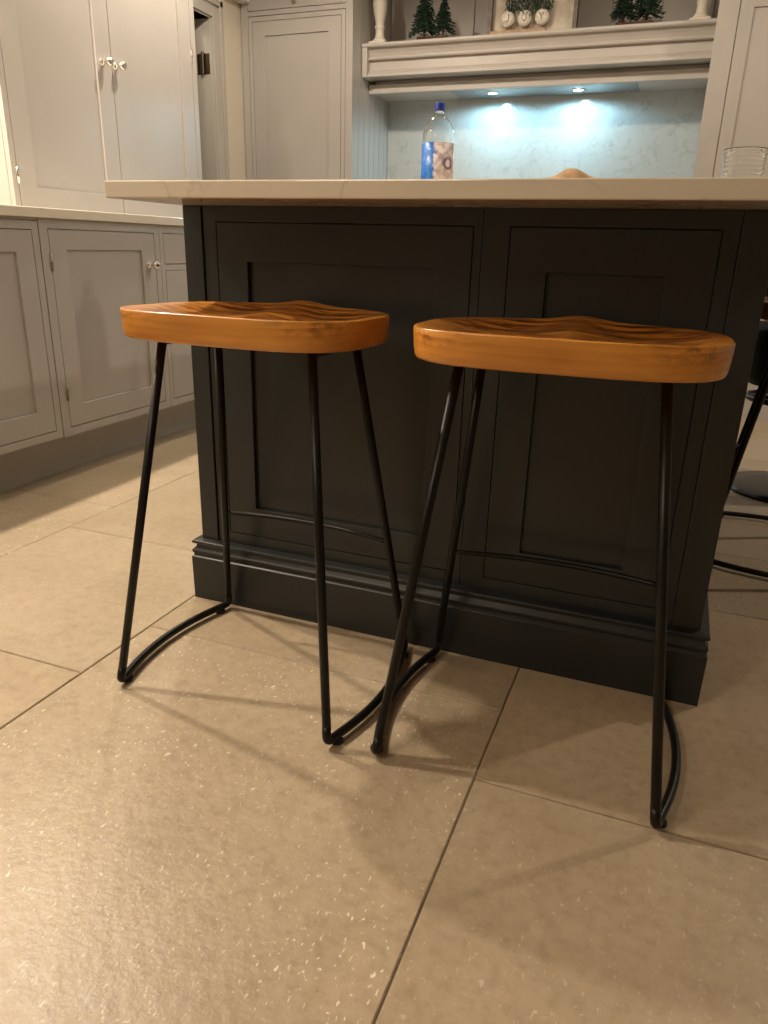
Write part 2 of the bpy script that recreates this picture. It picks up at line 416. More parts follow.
# ------------------------------------------------------------------ island
IX0, IX1, IY, IB, IU = -.9755, .1234, 1.357, 2.86, .8797
isl = thing('kitchen_island', 'dark charcoal panelled kitchen island with a stepped plinth, under the white worktop', 'kitchen island', ((IX0 + IX1) / 2, 2.1, 0))
def child(o, root):
    o.parent = root; o.matrix_parent_inverse = Matrix.Translation(root.location).inverted() if root.rotation_euler.z == 0 else root.matrix_world.inverted(); return o
child(link('body', boxes((IX0 + .010, IX1 - .010, IY + .022, IB, .02, IU)), M['island']), isl)
FY = IY + .004
for x0, x1 in ((IX0, -.9305), (.0725, IX1)):
    child(link('corner_post', boxes((x0, x1 - .001 if x0 < 0 else x1, IY, IY + .05, .1, IU)), M['island'], bevel=.002), isl)
# face frames (one per panel) with a shaker door set in each
for a0, a1, d0, d1, p0, p1 in ((-.9297, -.3459, -.898, -.363, -.829, -.433), (-.3451, .0718, -.295, .045, -.227, -.030)):
    bm = bmesh.new()
    O = [(a0, .12), (a1, .12), (a1, IU), (a0, IU)]; g = .0013
    I = [(d0 - g, .178 - g), (d1 + g, .178 - g), (d1 + g, .849 + g), (d0 - g, .849 + g)]
    f0, f1 = FY, FY + .02
    of = [bm.verts.new((p[0], f0, p[1])) for p in O]; jf = [bm.verts.new((p[0], f0, p[1])) for p in I]
    ob = [bm.verts.new((p[0], f1, p[1])) for p in O]; jb = [bm.verts.new((p[0], f1, p[1])) for p in I]
    for i in range(4):
        j = (i + 1) % 4
        bm.faces.new((of[i], of[j], jf[j], jf[i])); bm.faces.new((ob[i], jb[i], jb[j], ob[j])); bm.faces.new((of[i], ob[i], ob[j], of[j])); bm.faces.new((jf[i], jf[j], jb[j], jb[i]))
    child(link('face_frame', bm, M['island'], bevel=.0012), isl)
    s = shaker('panel', d0, d1, .178, .849, p0, p1, .244, .775, FY, 'x', M['island'], None, t=.019, rec=.010); child(s, isl)
# side panelling (faces +x and -x)
child(link('side_panel', boxes((IX1 - .012, IX1 - .004, IY + .052, IB - .05, .12, IU)), M['island'], bevel=.002), isl)
child(link('side_panel', boxes((IX0 + .004, IX0 + .012, IY + .052, IB - .05, .12, IU)), M['island'], bevel=.002), isl)
# plinth: board with an ogee cap, mitred round three sides
prof = [(0, 0), (-.0185, 0), (-.0195, .098), (-.0195, .107), (-.016, .110), (-.015, .114), (-.018, .119), (-.0185, .124), (-.014, .129), (-.0105, .133), (-.0105, .138), (-.0175, .141), (-.0185, .1445), (-.017, .148), (.001, .151)]
bm = bmesh.new()
rings = []
for (o_, z) in prof:
    e = -o_
    rings.append([bm.verts.new(p) for p in ((IX0 - e, IB, z), (IX0 - e, IY - e, z), (IX1 + e, IY - e, z), (IX1 + e, IB, z))])
for r1, r2 in zip(rings, rings[1:]):
    for i in range(3): bm.faces.new((r1[i], r1[i + 1], r2[i + 1], r2[i]))
inn = [[bm.verts.new(p) for p in ((IX0 + .02, IB, z), (IX0 + .02, IY + .03, z), (IX1 - .02, IY + .03, z), (IX1 - .02, IB, z))] for z in (.001, .149)]
for i in range(3):
    bm.faces.new((rings[-1][i], rings[-1][i + 1], inn[1][i + 1], inn[1][i])); bm.faces.new((inn[0][i], inn[0][i + 1], rings[0][i + 1], rings[0][i])); bm.faces.new((inn[0][i], inn[1][i], inn[1][i + 1], inn[0][i + 1]))
child(link('plinth', bm, M['island'], bevel=.0008), isl)

tag(link('worktop', boxes((-.9853, .42, 1.144, 2.92, IU + .0003, .9082)), M['quartz'], bevel=.0025, seg=3),
    'long white quartz worktop overhanging the dark charcoal island', 'worktop')

# ------------------------------------------------------------------ left run of base cabinets
BX, BZ = -1.947, .152
kick = tag(link('kickboard', boxes((WX + .3, -2.0315, .2, 3.15, 0, BZ - .002)), M['cab_dim'], bevel=.001), 'long greige kickboard along the floor under the left cabinets', 'kickboard')
tag(link('worktop', boxes((WX + .001, -1.93, .2, 3.18, .8695, .9005)), M['quartz'], bevel=.003, seg=3), 'white stone worktop along the left wall under the tall cupboard', 'worktop')

# leftmost unit: full-height door
u = thing('base_cabinet', 'greige base unit cut off by the left picture edge, with no handle showing', 'cabinet', (-2.2, 1.6, BZ), group='greige base cabinets under the left worktop')
child(link('body', boxes((WX + .02, BX - .022, 1.31, 1.938, BZ, .869)), M['cab']), u)
child(link('top_rail', boxes((BX - .021, BX, 1.31, 1.9375, .862, .8692)), M['cab'], bevel=.001), u)
child(shaker('door', 1.322, 1.937, .155, .860, 1.42, 1.839, .258, .766, BX, 'y', M['cab'], None, t=.021, rec=.008, bead=.026), u)
# doored unit
def face_frame(name, u0, u1, z0, z1, opens, root, x=BX):
    bm = bmesh.new()
    ys = sorted({u0, u1, *[o[0] for o in opens], *[o[1] for o in opens]}); zs = sorted({z0, z1, *[o[2] for o in opens], *[o[3] for o in opens]})
    for a, b in zip(ys, ys[1:]):
        for c, d_ in zip(zs, zs[1:]):
            if any(o[0] <= a and b <= o[1] and o[2] <= c and d_ <= o[3] for o in opens): continue
            box(bm, x - .02, x, a, b, c, d_)
    bmesh.ops.remove_doubles(bm, verts=bm.verts, dist=1e-5)
    # drop the inner faces doubled by touching boxes
    seen = {}
    for f in bm.faces: seen.setdefault(tuple(sorted(v.index for v in f.verts)), []).append(f)
    bm.verts.index_update()
    seen = {}
    for f in bm.faces: seen.setdefault(tuple(sorted(v.index for v in f.verts)), []).append(f)
    kill = [f for fs in seen.values() if len(fs) > 1 for f in fs]
    bmesh.ops.delete(bm, geom=kill, context='FACES')
    return child(link(name, bm, M['cab']), root)
u = thing('base_cabinet', 'greige base unit with one hinged shaker door and a round chrome knob', 'cabinet', (-2.2, 2.24, BZ), group='greige base cabinets under the left worktop')
child(link('body', boxes((WX + .02, BX - .022, 1.941, 2.546, BZ, .869)), M['cab']), u)
face_frame('face_frame', 1.941, 2.546, BZ, .869, [(1.976, 2.516, .180, .839)], u)
dr = child(shaker('door', 1.9785, 2.5135, .1825, .8365, 2.052, 2.436, .256, .774, BX, 'y', M['cab'], None, t=.02, rec=.008), u)
knob(dr, (BX, 2.474, .722), '+x', .018)
for z in (.305, .735):
    bm = bmesh.new(); tube(bm, [(BX + .001, 1.977, z - .028), (BX + .001, 1.977, z + .028)], .005, 10); link('hinge', bm, M['hinge_grey'], dr, smooth=True)
# drawer unit
u = thing('base_cabinet', 'greige bank of drawers half hidden behind the dark island corner', 'cabinet', (-2.2, 2.85, BZ), group='greige base cabinets under the left worktop')
child(link('body', boxes((WX + .02, BX - .022, 2.548, 3.15, BZ, .869)), M['cab']), u)
face_frame('face_frame', 2.548, 3.15, BZ, .869, [(2.571, 3.12, .722, .840), (2.571, 3.12, .455, .700), (2.571, 3.12, .180, .433)], u)
for z0, z1 in ((.7245, .8375), (.4575, .6975), (.1825, .4305)):
    w = link('drawer', boxes((BX - .02, BX, 2.5735, 3.1175, z0, z1)), M['cab'], bevel=.0015); child(w, u)
    zc = (z0 + z1) / 2
    bm = bmesh.new(); box(bm, BX, BX + .022, 2.80, 2.89, zc - .004, zc + .008)
    link('cup_handle', bm, M['chrome'], w, bevel=.003)


# ------------------------------------------------------------------ tall cupboard standing on the left worktop
DX = -2.28
u = thing('wall_cupboard', 'tall greige two-door cupboard standing on the left worktop', 'cupboard', (-2.45, 2.77, .9005))
child(link('body', boxes((WX + .002, DX - .022, 2.182, 3.352, .901, 2.30)), M['cab']), u)
face_frame('face_frame', 2.182, 3.352, .901, 2.30, [(2.205, 3.318, .906, 2.22)], u, DX)
for (d0, d1, p0, p1, ky, hy) in ((2.2075, 2.7585, 2.292, 2.672, 2.706, 2.206), (2.7615, 3.3155, 2.85, 3.228, 2.782, 3.317)):
    dr = child(shaker('door', d0, d1, .9085, 2.2175, p0, p1, .984, 2.13, DX, 'y', M['cab'], None, t=.02, rec=.009), u)
    knob(dr, (DX, ky, 1.473), '+x', .018)
    for z in (1.02, 1.62, 2.1):
        bm = bmesh.new(); tube(bm, [(DX + .001, hy, z - .028), (DX + .001, hy, z + .028)], .005, 10); link('hinge', bm, M['chrome'], dr, smooth=True)

# ------------------------------------------------------------------ tall cabinets on the back wall
TY = 4.30
u = thing('tall_cabinet', 'tall greige cabinet in the back left corner, one long shaker door', 'cabinet', (-2.25, 4.6, 0))
child(link('body', boxes((-2.606, -1.925, TY + .022, WB - .002, .0, CZ - .01)), M['cab']), u)
def fframe_x(x0, x1, z0, z1, opens, root, y=TY, mat=None):
    bm = bmesh.new()
    xs = sorted({x0, x1, *[o[0] for o in opens], *[o[1] for o in opens]}); zs = sorted({z0, z1, *[o[2] for o in opens], *[o[3] for o in opens]})
    for a, b in zip(xs, xs[1:]):
        for c, d_ in zip(zs, zs[1:]):
            if any(o[0] <= a and b <= o[1] and o[2] <= c and d_ <= o[3] for o in opens): continue
            box(bm, a, b, y, y + .02, c, d_)
    bmesh.ops.remove_doubles(bm, verts=bm.verts, dist=1e-5); bm.verts.index_update()
    seen = {}
    for f in bm.faces: seen.setdefault(tuple(sorted(v.index for v in f.verts)), []).append(f)
    bmesh.ops.delete(bm, geom=[f for fs in seen.values() if len(fs) > 1 for f in fs], context='FACES')
    return child(link('face_frame', bm, mat or M['cab']), root)
fframe_x(-2.604, -1.90, .0, CZ - .01, [(-2.560, -1.942, .14, 2.035), (-2.560, -1.942, 2.058, 2.39)], u)
child(shaker('door', -2.5575, -1.9445, .1425, 2.0315, -2.452, -2.048, .26, 1.934, TY, 'x', M['cab'], None, t=.02, rec=.009, bead=.024), u)
dr = child(shaker('door', -2.5575, -1.9445, 2.0615, 2.3875, -2.46, -2.04, 2.155, 2.30, TY, 'x', M['cab'], None, t=.02, rec=.009), u)
knob(dr, (-2.247, TY, 2.098), '-y', .015)
# the cabinet's side facing the range alcove: boarded
bm = bmesh.new()
nb = 7; w = (WB - TY - .02) / nb
for i in range(nb):
    y0 = TY + .02 + i * w; box(bm, -1.924, -1.9015, y0 + .0025, y0 + w - .0025, 0, CZ - .01)
box(bm, -1.924, -1.906, TY + .02, WB - .001, 0, CZ - .01)
child(link('boarded_side', bm, M['cab'], bevel=.002), u)

u = thing('tall_cabinet', 'tall greige cabinet right of the range alcove, behind the glass tumbler', 'cabinet', (.6, 4.6, 0))
child(link('body', boxes((-.035, 1.62, TY + .022, WB - .002, .0, CZ - .01)), M['cab']), u)
fframe_x(-.038, 1.62, .12, CZ - .01, [(.052, .735, .15, 2.2), (.80, 1.5, .15, 2.2)], u)
child(shaker('door', .0555, .7325, .1525, 2.1975, .115, .66, .25, 1.893, TY, 'x', M['cab'], None, t=.02, rec=.009), u)
child(shaker('door', .8025, 1.4975, .1525, 2.1975, .88, 1.42, .25, 1.893, TY, 'x', M['cab'], None, t=.02, rec=.009), u)
child(link('plinth', boxes((-.033, 1.62, TY + .01, TY + .0215, .0, .119)), M['cab']), u)

# unseen counter added under the splashback to bounce the hood light upwards
u = thing('base_cabinet', 'unseen run of greige base cupboards added below the splashback to carry the light-bouncing worktop', 'cabinet', (-.97, 4.6, 0))
child(link('body', boxes((-1.897, -.041, TY + .03, WB - .0205, .1, .869)), M['cab']), u)
child(link('plinth', boxes((-1.897, -.041, TY + .09, WB - .0205, 0, .0995)), M['cab_dim']), u)
for k in range(3):
    x0 = -1.89 + k * .6145
    dr = child(shaker('door', x0, x0 + .608, .115, .862, x0 + .075, x0 + .533, .19, .787, TY + .009, 'x', M['cab'], None, t=.02, rec=.009), u)
    knob(dr, (x0 + (.57 if k < 2 else .038), TY + .009, .80), '-y', .018)
tag(link('worktop', boxes((-1.8975, -.0405, TY - .015, WB - .0205, .8695, .8995)), M['quartz'], bevel=.002), 'unseen white worktop added below the splashback to bounce the hood light', 'worktop')
# splashback, mantel, hood
tag(link('splashback', boxes((-1.8985, -.04, WB - .02, WB - .001, 0, 1.70)), M['splash']), 'pale marbled stone splashback lit blue-white under the hood', 'splashback')
u = thing('mantel_shelf', 'long painted moulded mantel shelf across the range alcove', 'mantel', (-.97, 4.5, 1.8))
mx0, mx1 = -1.8985, -.0365
bm = bmesh.new()
extrude_profile(bm, [(WB - .022, 1.893), (WB - .022, 1.875), (4.458, 1.875), (4.445, 1.871), (4.430, 1.872), (4.424, 1.879), (4.426, 1.890), (4.432, 1.893)], mx0, mx1, 'x')
child(link('shelf', bm, M['mantel']), u)
bm = bmesh.new()
extrude_profile(bm, [(4.64, 1.8745), (4.450, 1.8745), (4.455, 1.862), (4.463, 1.850), (4.470, 1.832), (4.470, 1.826), (4.455, 1.824), (4.452, 1.819), (4.455, 1.814), (4.476, 1.812), (4.64, 1.812)], mx0 + .018, mx1, 'x')
child(link('cornice', bm, M['mantel']), u)
bm = bmesh.new()
extrude_profile(bm, [(4.64, 1.8115), (4.478, 1.8115), (4.478, 1.765), (4.468, 1.758), (4.464, 1.750), (4.448, 1.744), (4.444, 1.728), (4.60, 1.728)], mx0 + .018, mx1, 'x')
child(link('frieze', bm, M['mantel']), u)
child(link('soffit', boxes((mx0 + .031, mx1, 4.58, 4.80, 1.7065, 1.7275)), M['mantel']), u)
child(link('bracket', boxes((mx0, mx0 + .03, 4.432, 4.66, 1.724, 1.8745)), M['mantel'], bevel=.002), u)
u2 = thing('extractor_hood', 'extractor hood housing under the mantel shelf with two bright spotlights', 'extractor hood', (-.97, 4.7, 1.66))
child(link('housing', boxes((mx0, mx1, 4.57, WB - .022, 1.672, 1.706)), M['mantel']), u2)
child(link('valance', boxes((mx0, mx1, 4.54, 4.568, 1.659, 1.706)), M['mantel'], bevel=.002), u2)
child(link('filter_plate', boxes((-1.42, -.39, 4.60, 4.85, 1.664, 1.6715)), M['steel'], bevel=.001), u2)
SP = [(-1.185, 4.685), (-.705, 4.70)]
for x, y in SP:
    bm = bmesh.new(); lathe(bm, [(.034, .0035), (.034, 0), (.026, -.002), (.026, .0035)], 28, (x, y, 1.660), cap=False)
    lens = bmesh.new(); lathe(lens, [(0, 0), (.0255, 0), (.0255, .003), (0, .003)], 28, (x, y, 1.660))
    s = child(link('spotlight', bm, M['chrome'], smooth=True), u2)
    link('lens', lens, M['led'], s)
    s.matrix_parent_inverse = Matrix.Translation(u2.location).inverted()
# boarded wall above the mantel
bm = bmesh.new()
x = mx0
while x < mx1 - .01:
    x2 = min(x + .262, mx1); box(bm, x + .002, x2 - .002, WB - .014, WB - .001, 1.895, CZ - .005); x = x2
struct(link('trim_3', bm, M['mantel'], bevel=.002))

# ------------------------------------------------------------------ things on the mantel
SZ = 1.893
def candlestick(loc, label):
    t_ = thing('candlestick', label, 'candlestick', loc, group='white candlesticks on the mantel shelf')
    link('base', boxes((-.050, .050, -.050, .050, 0, .022)), M['white_wood'], t_, bevel=.005)
    bm = bmesh.new()
    lathe(bm, [(.044, .022), (.043, .030), (.030, .040), (.025, .055), (.024, .085), (.029, .092), (.029, .100), (.024, .106), (.026, .125), (.036, .165), (.042, .205), (.042, .235), (.034, .262), (.024, .276), (.030, .283), (.022, .292), (.020, .34), (.034, .36), (.040, .375), (.0, .376)], 36)
    link('stem', bm, M['white_wood'], t_, smooth=True)
    return t_
candlestick((-1.832, 4.53, SZ), 'white turned wooden candlestick at the left end of the mantel shelf')
candlestick((-.118, 4.53, SZ), 'white turned wooden candlestick at the right end of the mantel shelf')

def fir(parent, x, y, h, r, z0=.018, seed=1):
    rn = random.Random(seed)
    tr = bmesh.new(); lathe(tr, [(.006, 0), (.005, .045), (.0025, h * .95)], 10, (x, y, z0)); tk = link('trunk', tr, M['bark'], parent)
    bm = bmesh.new(); tiers = int(h / .017)
    for k in range(tiers):
        f = k / tiers; z = z0 + .045 + (h - .045) * f; rad = r * (1 - f) ** .85 + .006
        nb_ = 15 if f < .6 else 10
        for i in range(nb_):
            a_ = 2 * PI * (i + rn.random() * .8) / nb_; L = rad * rn.uniform(.72, 1.08); dz = -L * rn.uniform(.25, .55)
            c, s_ = math.cos(a_), math.sin(a_); px, py = -s_, c
            wd = .0065 + L * .10
            # a twig with needles to both sides: narrow diamond fins
            for kk in range(4):
                q = (kk + .6) / 4; bx_, by_, bz_ = x + c * L * q, y + s_ * L * q, z + dz * q
                for sg in (-1, 1):
                    tip = (bx_ + c * L * .22 + sg * px * wd * (1.5 - q), by_ + s_ * L * .22 + sg * py * wd * (1.5 - q), bz_ + rn.uniform(-.006, .004))
                    v = [bm.verts.new((bx_, by_, bz_ + .0025)), bm.verts.new((bx_ + c * .005, by_ + s_ * .005, bz_ - .002)), bm.verts.new(tip), bm.verts.new((bx_ - c * .002 + sg * px * .002, by_ - s_ * .002 + sg * py * .002, bz_ - .0035))]
                    bm.faces.new((v[0], v[1], v[2])); bm.faces.new((v[0], v[2], v[3])); bm.faces.new((v[1], v[3], v[2]))
            tube(bm, [(x, y, z), (x + c * L * .5, y + s_ * L * .5, z + dz * .45), (x + c * L, y + s_ * L, z + dz)], .0016, 5)
    # dense core so that light does not fall straight through
    lathe(bm, [(r * .42, .05), (r * .25, h * .45), (0, h * .98)], 9, (x, y, z0))
    t_ = link('foliage', bm, M['needles'], parent)
    return t_
def tree_pair(loc, label, flip):
    t_ = thing('tree_ornament', label, 'ornament', loc, group='miniature fir trees on the mantel shelf')
    link('base', boxes((-.088, .088, -.03, .03, 0, .020)), M['bark'], t_, bevel=.004)
    s = -1 if flip else 1
    fir(t_, -.052 * s, 0, .245, .084 if flip else .090, seed=3 + flip); fir(t_, .056 * s, .004, .190, .066, seed=9 + flip)
    return t_
tree_pair((-1.497, 4.49, SZ), 'pair of miniature fir trees on a dark base left of the framed ornament', False)
tree_pair((-.430, 4.49, SZ), 'pair of miniature fir trees on a dark base near the right candlestick', True)

# framed festive ornament with three lettered baubles
fr = thing('framed_ornament', 'grey framed festive plaque with three round lettered baubles and greenery', 'ornament', (-.965, 4.56, SZ))
W2, HH = .240, .30
bm = boxes((-W2, -W2 + .022, -.025, .025, 0, HH), (W2 - .022, W2, -.025, .025, 0, HH), (-W2 + .022, W2 - .022, -.025, .025, HH - .022, HH), (-W2 + .022, W2 - .022, -.025, .025, 0, .008))
link('frame', bm, M['grey_frame'], fr, bevel=.002)
link('backing', boxes((-W2 + .021, W2 - .021, .010, .018, .006, HH - .02)), M['plaque'], fr)
link('ledge', boxes((-W2 + .022, .085, -.045, .008, .0, .034)), M['oak'], fr, bevel=.002)
def glyph(ch):
    if ch == 'J': return [[(.010, .017), (.010, -.006), (.006, -.014), (-.002, -.016), (-.009, -.011)]]
    if ch == 'O': return [[(.012 * math.cos(a_), .015 * math.sin(a_)) for a_ in [2 * PI * i / 20 for i in range(21)]]]
    return [[(-.011, .016), (0, 0)], [(.011, .016), (0, 0), (0, -.016)]]
for i, ch in enumerate('JOY'):
    cx, cz = -.130 + i * .093, .088
    bm = bmesh.new(); bmesh.ops.create_uvsphere(bm, u_segments=28, v_segments=18, radius=.039)
    bmesh.ops.scale(bm, vec=(1, .62, 1), verts=bm.verts); bmesh.ops.translate(bm, vec=(cx, -.021, cz), verts=bm.verts)
    b_ = link('bauble', bm, M['pearl'], fr, smooth=True)
    bm = bmesh.new()
    for pl in glyph(ch): tube(bm, [(cx + p[0], -.0465 + (abs(p[0]) + abs(p[1])) * .12, cz + p[1]) for p in pl], .0030, 8)
    l_ = link('letter', bm, M['chrome'], b_, smooth=True)
rn = random.Random(5); bm = bmesh.new()
for i in range(420):
    gx = rn.uniform(-.14, .10); gz = rn.uniform(.118, .22) - .012 * math.cos(gx * 30); gy = rn.uniform(-.045, .005)
    if gz < .13 and rn.random() < .5: continue
    a_ = rn.uniform(-.9, .9) - PI / 2; L = rn.uniform(.014, .026); w = .004
    dx, dz = math.cos(a_) * L, math.sin(a_) * L; ox, oz = -dz / L * w, dx / L * w
    v = [bm.verts.new(p) for p in ((gx, gy, gz), (gx + dx / 2 + ox, gy - .003, gz + dz / 2 + oz), (gx + dx, gy - .005, gz + dz), (gx + dx / 2 - ox, gy - .003, gz + dz / 2 - oz), (gx + dx / 2, gy + .003, gz + dz / 2))]
    bm.faces.new((v[0], v[1], v[4])); bm.faces.new((v[1], v[2], v[4])); bm.faces.new((v[2], v[3], v[4])); bm.faces.new((v[3], v[0], v[4])); bm.faces.new((v[0], v[3], v[2], v[1]))
link('greenery', bm, M['needles'], fr)

# ------------------------------------------------------------------ things on the island
WT = .9082
bt = thing('water_bottle', 'clear plastic bottle with blue cap and blue label on the island worktop', 'bottle', (-.775, 2.42, WT))
def shell(outer, th):
    return outer + [(max(r - th, 0.0), z + (th if i == 0 else 0)) for i, (r, z) in reversed(list(enumerate(outer)))]
o_ = [(.018, .004), (.040, .002), (.0485, .012), (.0500, .03), (.0500, .205), (.0500, .222), (.0485, .236), (.044, .252), (.036, .267), (.025, .279), (.0165, .287), (.0135, .294), (.0135, .303)]
bm = bmesh.new(); lathe(bm, shell(o_, .0012), 48, cap=False)
pts = [v for v in bm.verts if abs(v.co.z - .004) < 1e-5]
link('bottle_body', bm, M['pet'], bt, smooth=True)
bm = bmesh.new(); lathe(bm, [(0.0, .298), (.0155, .298), (.0158, .301), (.0158, .318), (.0145, .3205), (0, .3205)], 30); link('cap', bm, M['blue_cap'], bt, bevel=.0006)
bm = bmesh.new(); lathe(bm, [(.0503, .055), (.0506, .055), (.0506, .208), (.0503, .208), (.0503, .055)], 64, cap=False); link('label', bm, M['label'], bt, smooth=True)

gl = bmesh.new()
o_ = [(0, 0), (.033, 0), (.036, .004), (.0375, .012), (.0385, .05), (.0385, .056), ] + [(.0398 + .0018 * math.sin(k * PI / 2) + .0022 * k / 24, .058 + k * .0022) for k in range(25)] + [(.0425, .1125), (.0422, .1145)]
prof = o_ + [(r_ - .0018, z_) for r_, z_ in reversed(o_[4:-1])] + [(.0345, .010), (.030, .006), (0, .006)]
lathe(gl, prof, 84, cap=False)
for v in gl.verts:            # cut facets low on the tumbler
    r = math.hypot(v.co.x, v.co.y)
    if r > .0372 and .004 < v.co.z < .055:
        a_ = math.atan2(v.co.y, v.co.x); k = 1 - .06 * abs(math.sin(a_ * 7 + v.co.z * 60)); v.co.x *= k; v.co.y *= k
g_ = link('glass_tumbler', gl, M['glass'], smooth=True, loc=(.080, 1.86, WT))
tag(g_, 'ribbed clear glass tumbler on the island worktop, near the right picture edge', 'glass')

bm = bmesh.new(); bmesh.ops.create_uvsphere(bm, u_segments=40, v_segments=24, radius=1)
for v in bm.verts:
    x, y, z = v.co
    taper = 1 - .42 * max(0, -x)
    v.co = Vector((x * .150 - .0, y * .075 * taper, (z * .056 if z > 0 else z * .03) * (taper - .12 * max(0, -x)) + .004 * math.sin(x * 9)))
    v.co.z = max(v.co.z, -.024)
zmin = min(v.co.z for v in bm.verts)
for v in bm.verts: v.co.z -= zmin
for v in bm.verts: v.co.z *= .124 / .083
b_ = link('bread_loaf', bm, M['crust'], smooth=True, loc=(-.36, 2.30, WT)); tag(b_, 'tan loaf of bread peeking over the worktop edge, right of the bottle', 'bread')

# ------------------------------------------------------------------ stools
R_T = .0078
def seat_mesh():
    ax, ay, n = .2225, .160, 120
    def outline(a_):
        c, s_ = math.cos(a_), math.sin(a_)
        e = 3.5 if s_ < 0 else 2.6
        r = (abs(c / ax) ** e + abs(s_ / (ay if s_ < 0 else ay * 1.0)) ** e) ** (-1 / e)
        return r * c, r * s_
    ZB, ZT = .6582, .703
    def top(x, y, q):
        # two thigh scoops, a pommel at the far side, a raised rim
        u_, v_ = x / ax, y / ay
        rim = min(1, max(0, (1 - q) / .30)); rim = rim * rim * (3 - 2 * rim)
        sc = .014 * (math.exp(-((abs(u_) - .45) / .34) ** 2 - ((v_ - .10) / .75) ** 2)) + .004
        pom = .0085 * math.exp(-((u_) / .20) ** 2 - ((v_ - .95) / .55) ** 2)
        back = .002 * max(0, -v_)
        return ZT - sc * rim + pom + back
    bm = bmesh.new(); rings = []
    def ring(scale_, zf):
        L = []
        for i in range(n):
            x, y = outline(2 * PI * i / n); x *= scale_; y *= scale_; L.append(bm.verts.new((x, y, zf(x, y))))
        rings.append(L)
    cb = bm.verts.new((0, 0, ZB))
    ring(.5, lambda x, y: ZB); ring(.96, lambda x, y: ZB); ring(.977, lambda x, y: ZB + .0012); ring(.986, lambda x, y: ZB + .005)
    ring(.994, lambda x, y: ZB + .016); ring(1.0, lambda x, y: ZT - .010 + (top(x, y, 1) - ZT)); ring(.9995, lambda x, y: top(x, y, 1) - .002)
    ring(.994, lambda x, y: top(x, y, 1) - .0002)
    for s_ in (.978, .96, .93, .89, .84, .78, .72, .65, .57, .48, .39, .30, .2, .1): ring(s_, lambda x, y, q=s_: top(x, y, q))
    ct = bm.verts.new((0, 0, top(0, 0, 0)))
    for i in range(n): bm.faces.new((cb, rings[0][(i + 1) % n], rings[0][i])); bm.faces.new((ct, rings[-1][i], rings[-1][(i + 1) % n]))
    for a_, b_ in zip(rings, rings[1:]):
        for i in range(n): bm.faces.new((a_[i], a_[(i + 1) % n], b_[(i + 1) % n], b_[i]))
    return bm, top, ax, ay
FX, FYY = .222, .180
TX, TYY = .144, .080
APEX = .252
def make_stool():
    t_ = thing('bar_stool', '', 'bar stool')
    bm, top, ax, ay = seat_mesh()
    s_ = link('seat', bm, M['seat'], t_, smooth=True)
    at = s_.data.attributes.new('scorch', 'FLOAT', 'POINT')
    for v in s_.data.vertices:
        x, y, z = v.co; u_, w_ = x / ax, y / ay
        a_ = 0
        if z > .687:
            q = max(abs(u_), abs(w_)); a_ = max(0, min(1, (1.0 - q) / .16)) * (.35 + .65 * math.exp(-((abs(u_) - .42) / .42) ** 2))
        at.data[v.index].value = a_
    for sx in (-1, 1):
        zf = R_T + .006
        arc = []
        for k in range(0, 17):
            s = -1 + 2 * k / 16; arc.append(Vector((sx * (FX + (APEX - FX) * (1 - s * s)), FYY * .97 * s, zf)))
        # runner, bent up into the legs at both ends
        f_low = Vector((sx * FX, -FYY, zf)).lerp(Vector((sx * TX, -TYY, .650)), .045)
        r_low = Vector((sx * FX, FYY, zf)).lerp(Vector((sx * TX, TYY, .650)), .045)
        path = round_path([f_low, Vector((sx * FX, -FYY - .002, zf))] + [arc[1]], .045, 8)[:-1] + arc[1:-1] + round_path([arc[-2], Vector((sx * FX, FYY + .002, zf)), r_low], .045, 8)[1:]
        bm = bmesh.new(); tube(bm, path, R_T, 16); link('runner', bm, M['black_steel'], t_, smooth=True)
        for sy in (-1, 1):
            bm = bmesh.new(); tube(bm, [Vector((sx * FX, sy * FYY, zf)).lerp(Vector((sx * TX, sy * TYY, .653)), q) for q in (.040, .5, 1)], R_T, 16); link('leg', bm, M['black_steel'], t_, smooth=True)
            bm = bmesh.new(); lathe(bm, [(0, 0), (.010, 0), (.0112, .0015), (.0112, .006), (.008, .010), (0, .010)], 18, (sx * (FX + .007), sy * (FYY - .024), 0)); link('foot_pad', bm, M['rubber'], t_)
        bm = bmesh.new(); tube(bm, [(sx * TX, -TYY - .004, .6500), (sx * TX, TYY + .004, .6500)], .0075, 14); link('seat_bracket', bm, M['black_steel'], t_, smooth=True)
    link('seat_plate', boxes((-.150, .150, -.018, .018, .6525, .6579)), M['black_steel'], t_, bevel=.001)
    # footrest across the far pair of legs, bowed away
    q = .385
    e = Vector((FX, FYY, R_T + .006)).lerp(Vector((TX, TYY, .650)), q)
    pts = [(e.x * s, e.y + .026 * (1 - s * s), e.z) for s in [-1 + 2 * k / 20 for k in range(21)]]
    bm = bmesh.new(); tube(bm, pts, .0048, 12); link('footrest', bm, M['black_steel'], t_, smooth=True)
    return t_
def copy_thing(o, parent=None):
    c = o.copy(); COL.objects.link(c); c.parent = parent
    for ch in list(o.children): copy_thing(ch, c)
    return c
st = make_stool()
st.location = (-.669, 1.132, 0); st.rotation_euler.z = math.radians(-1.6)
st['group'] = 'wooden seated hairpin stools'
st['label'] = 'orange wooden seated black wire bar stool in front of the left panel of the island'
s2 = copy_thing(st); s2.location = (-.147, 1.137, 0); s2.rotation_euler.z = math.radians(1.0)
s2['label'] = 'orange wooden seated black wire bar stool in front of the right panel of the island'
s3 = copy_thing(st); s3.location = (.358, 2.297, 0); s3.rotation_euler.z = math.radians(84.5)
s3['label'] = 'black wire bar stool beyond the island on its right, mostly hidden'

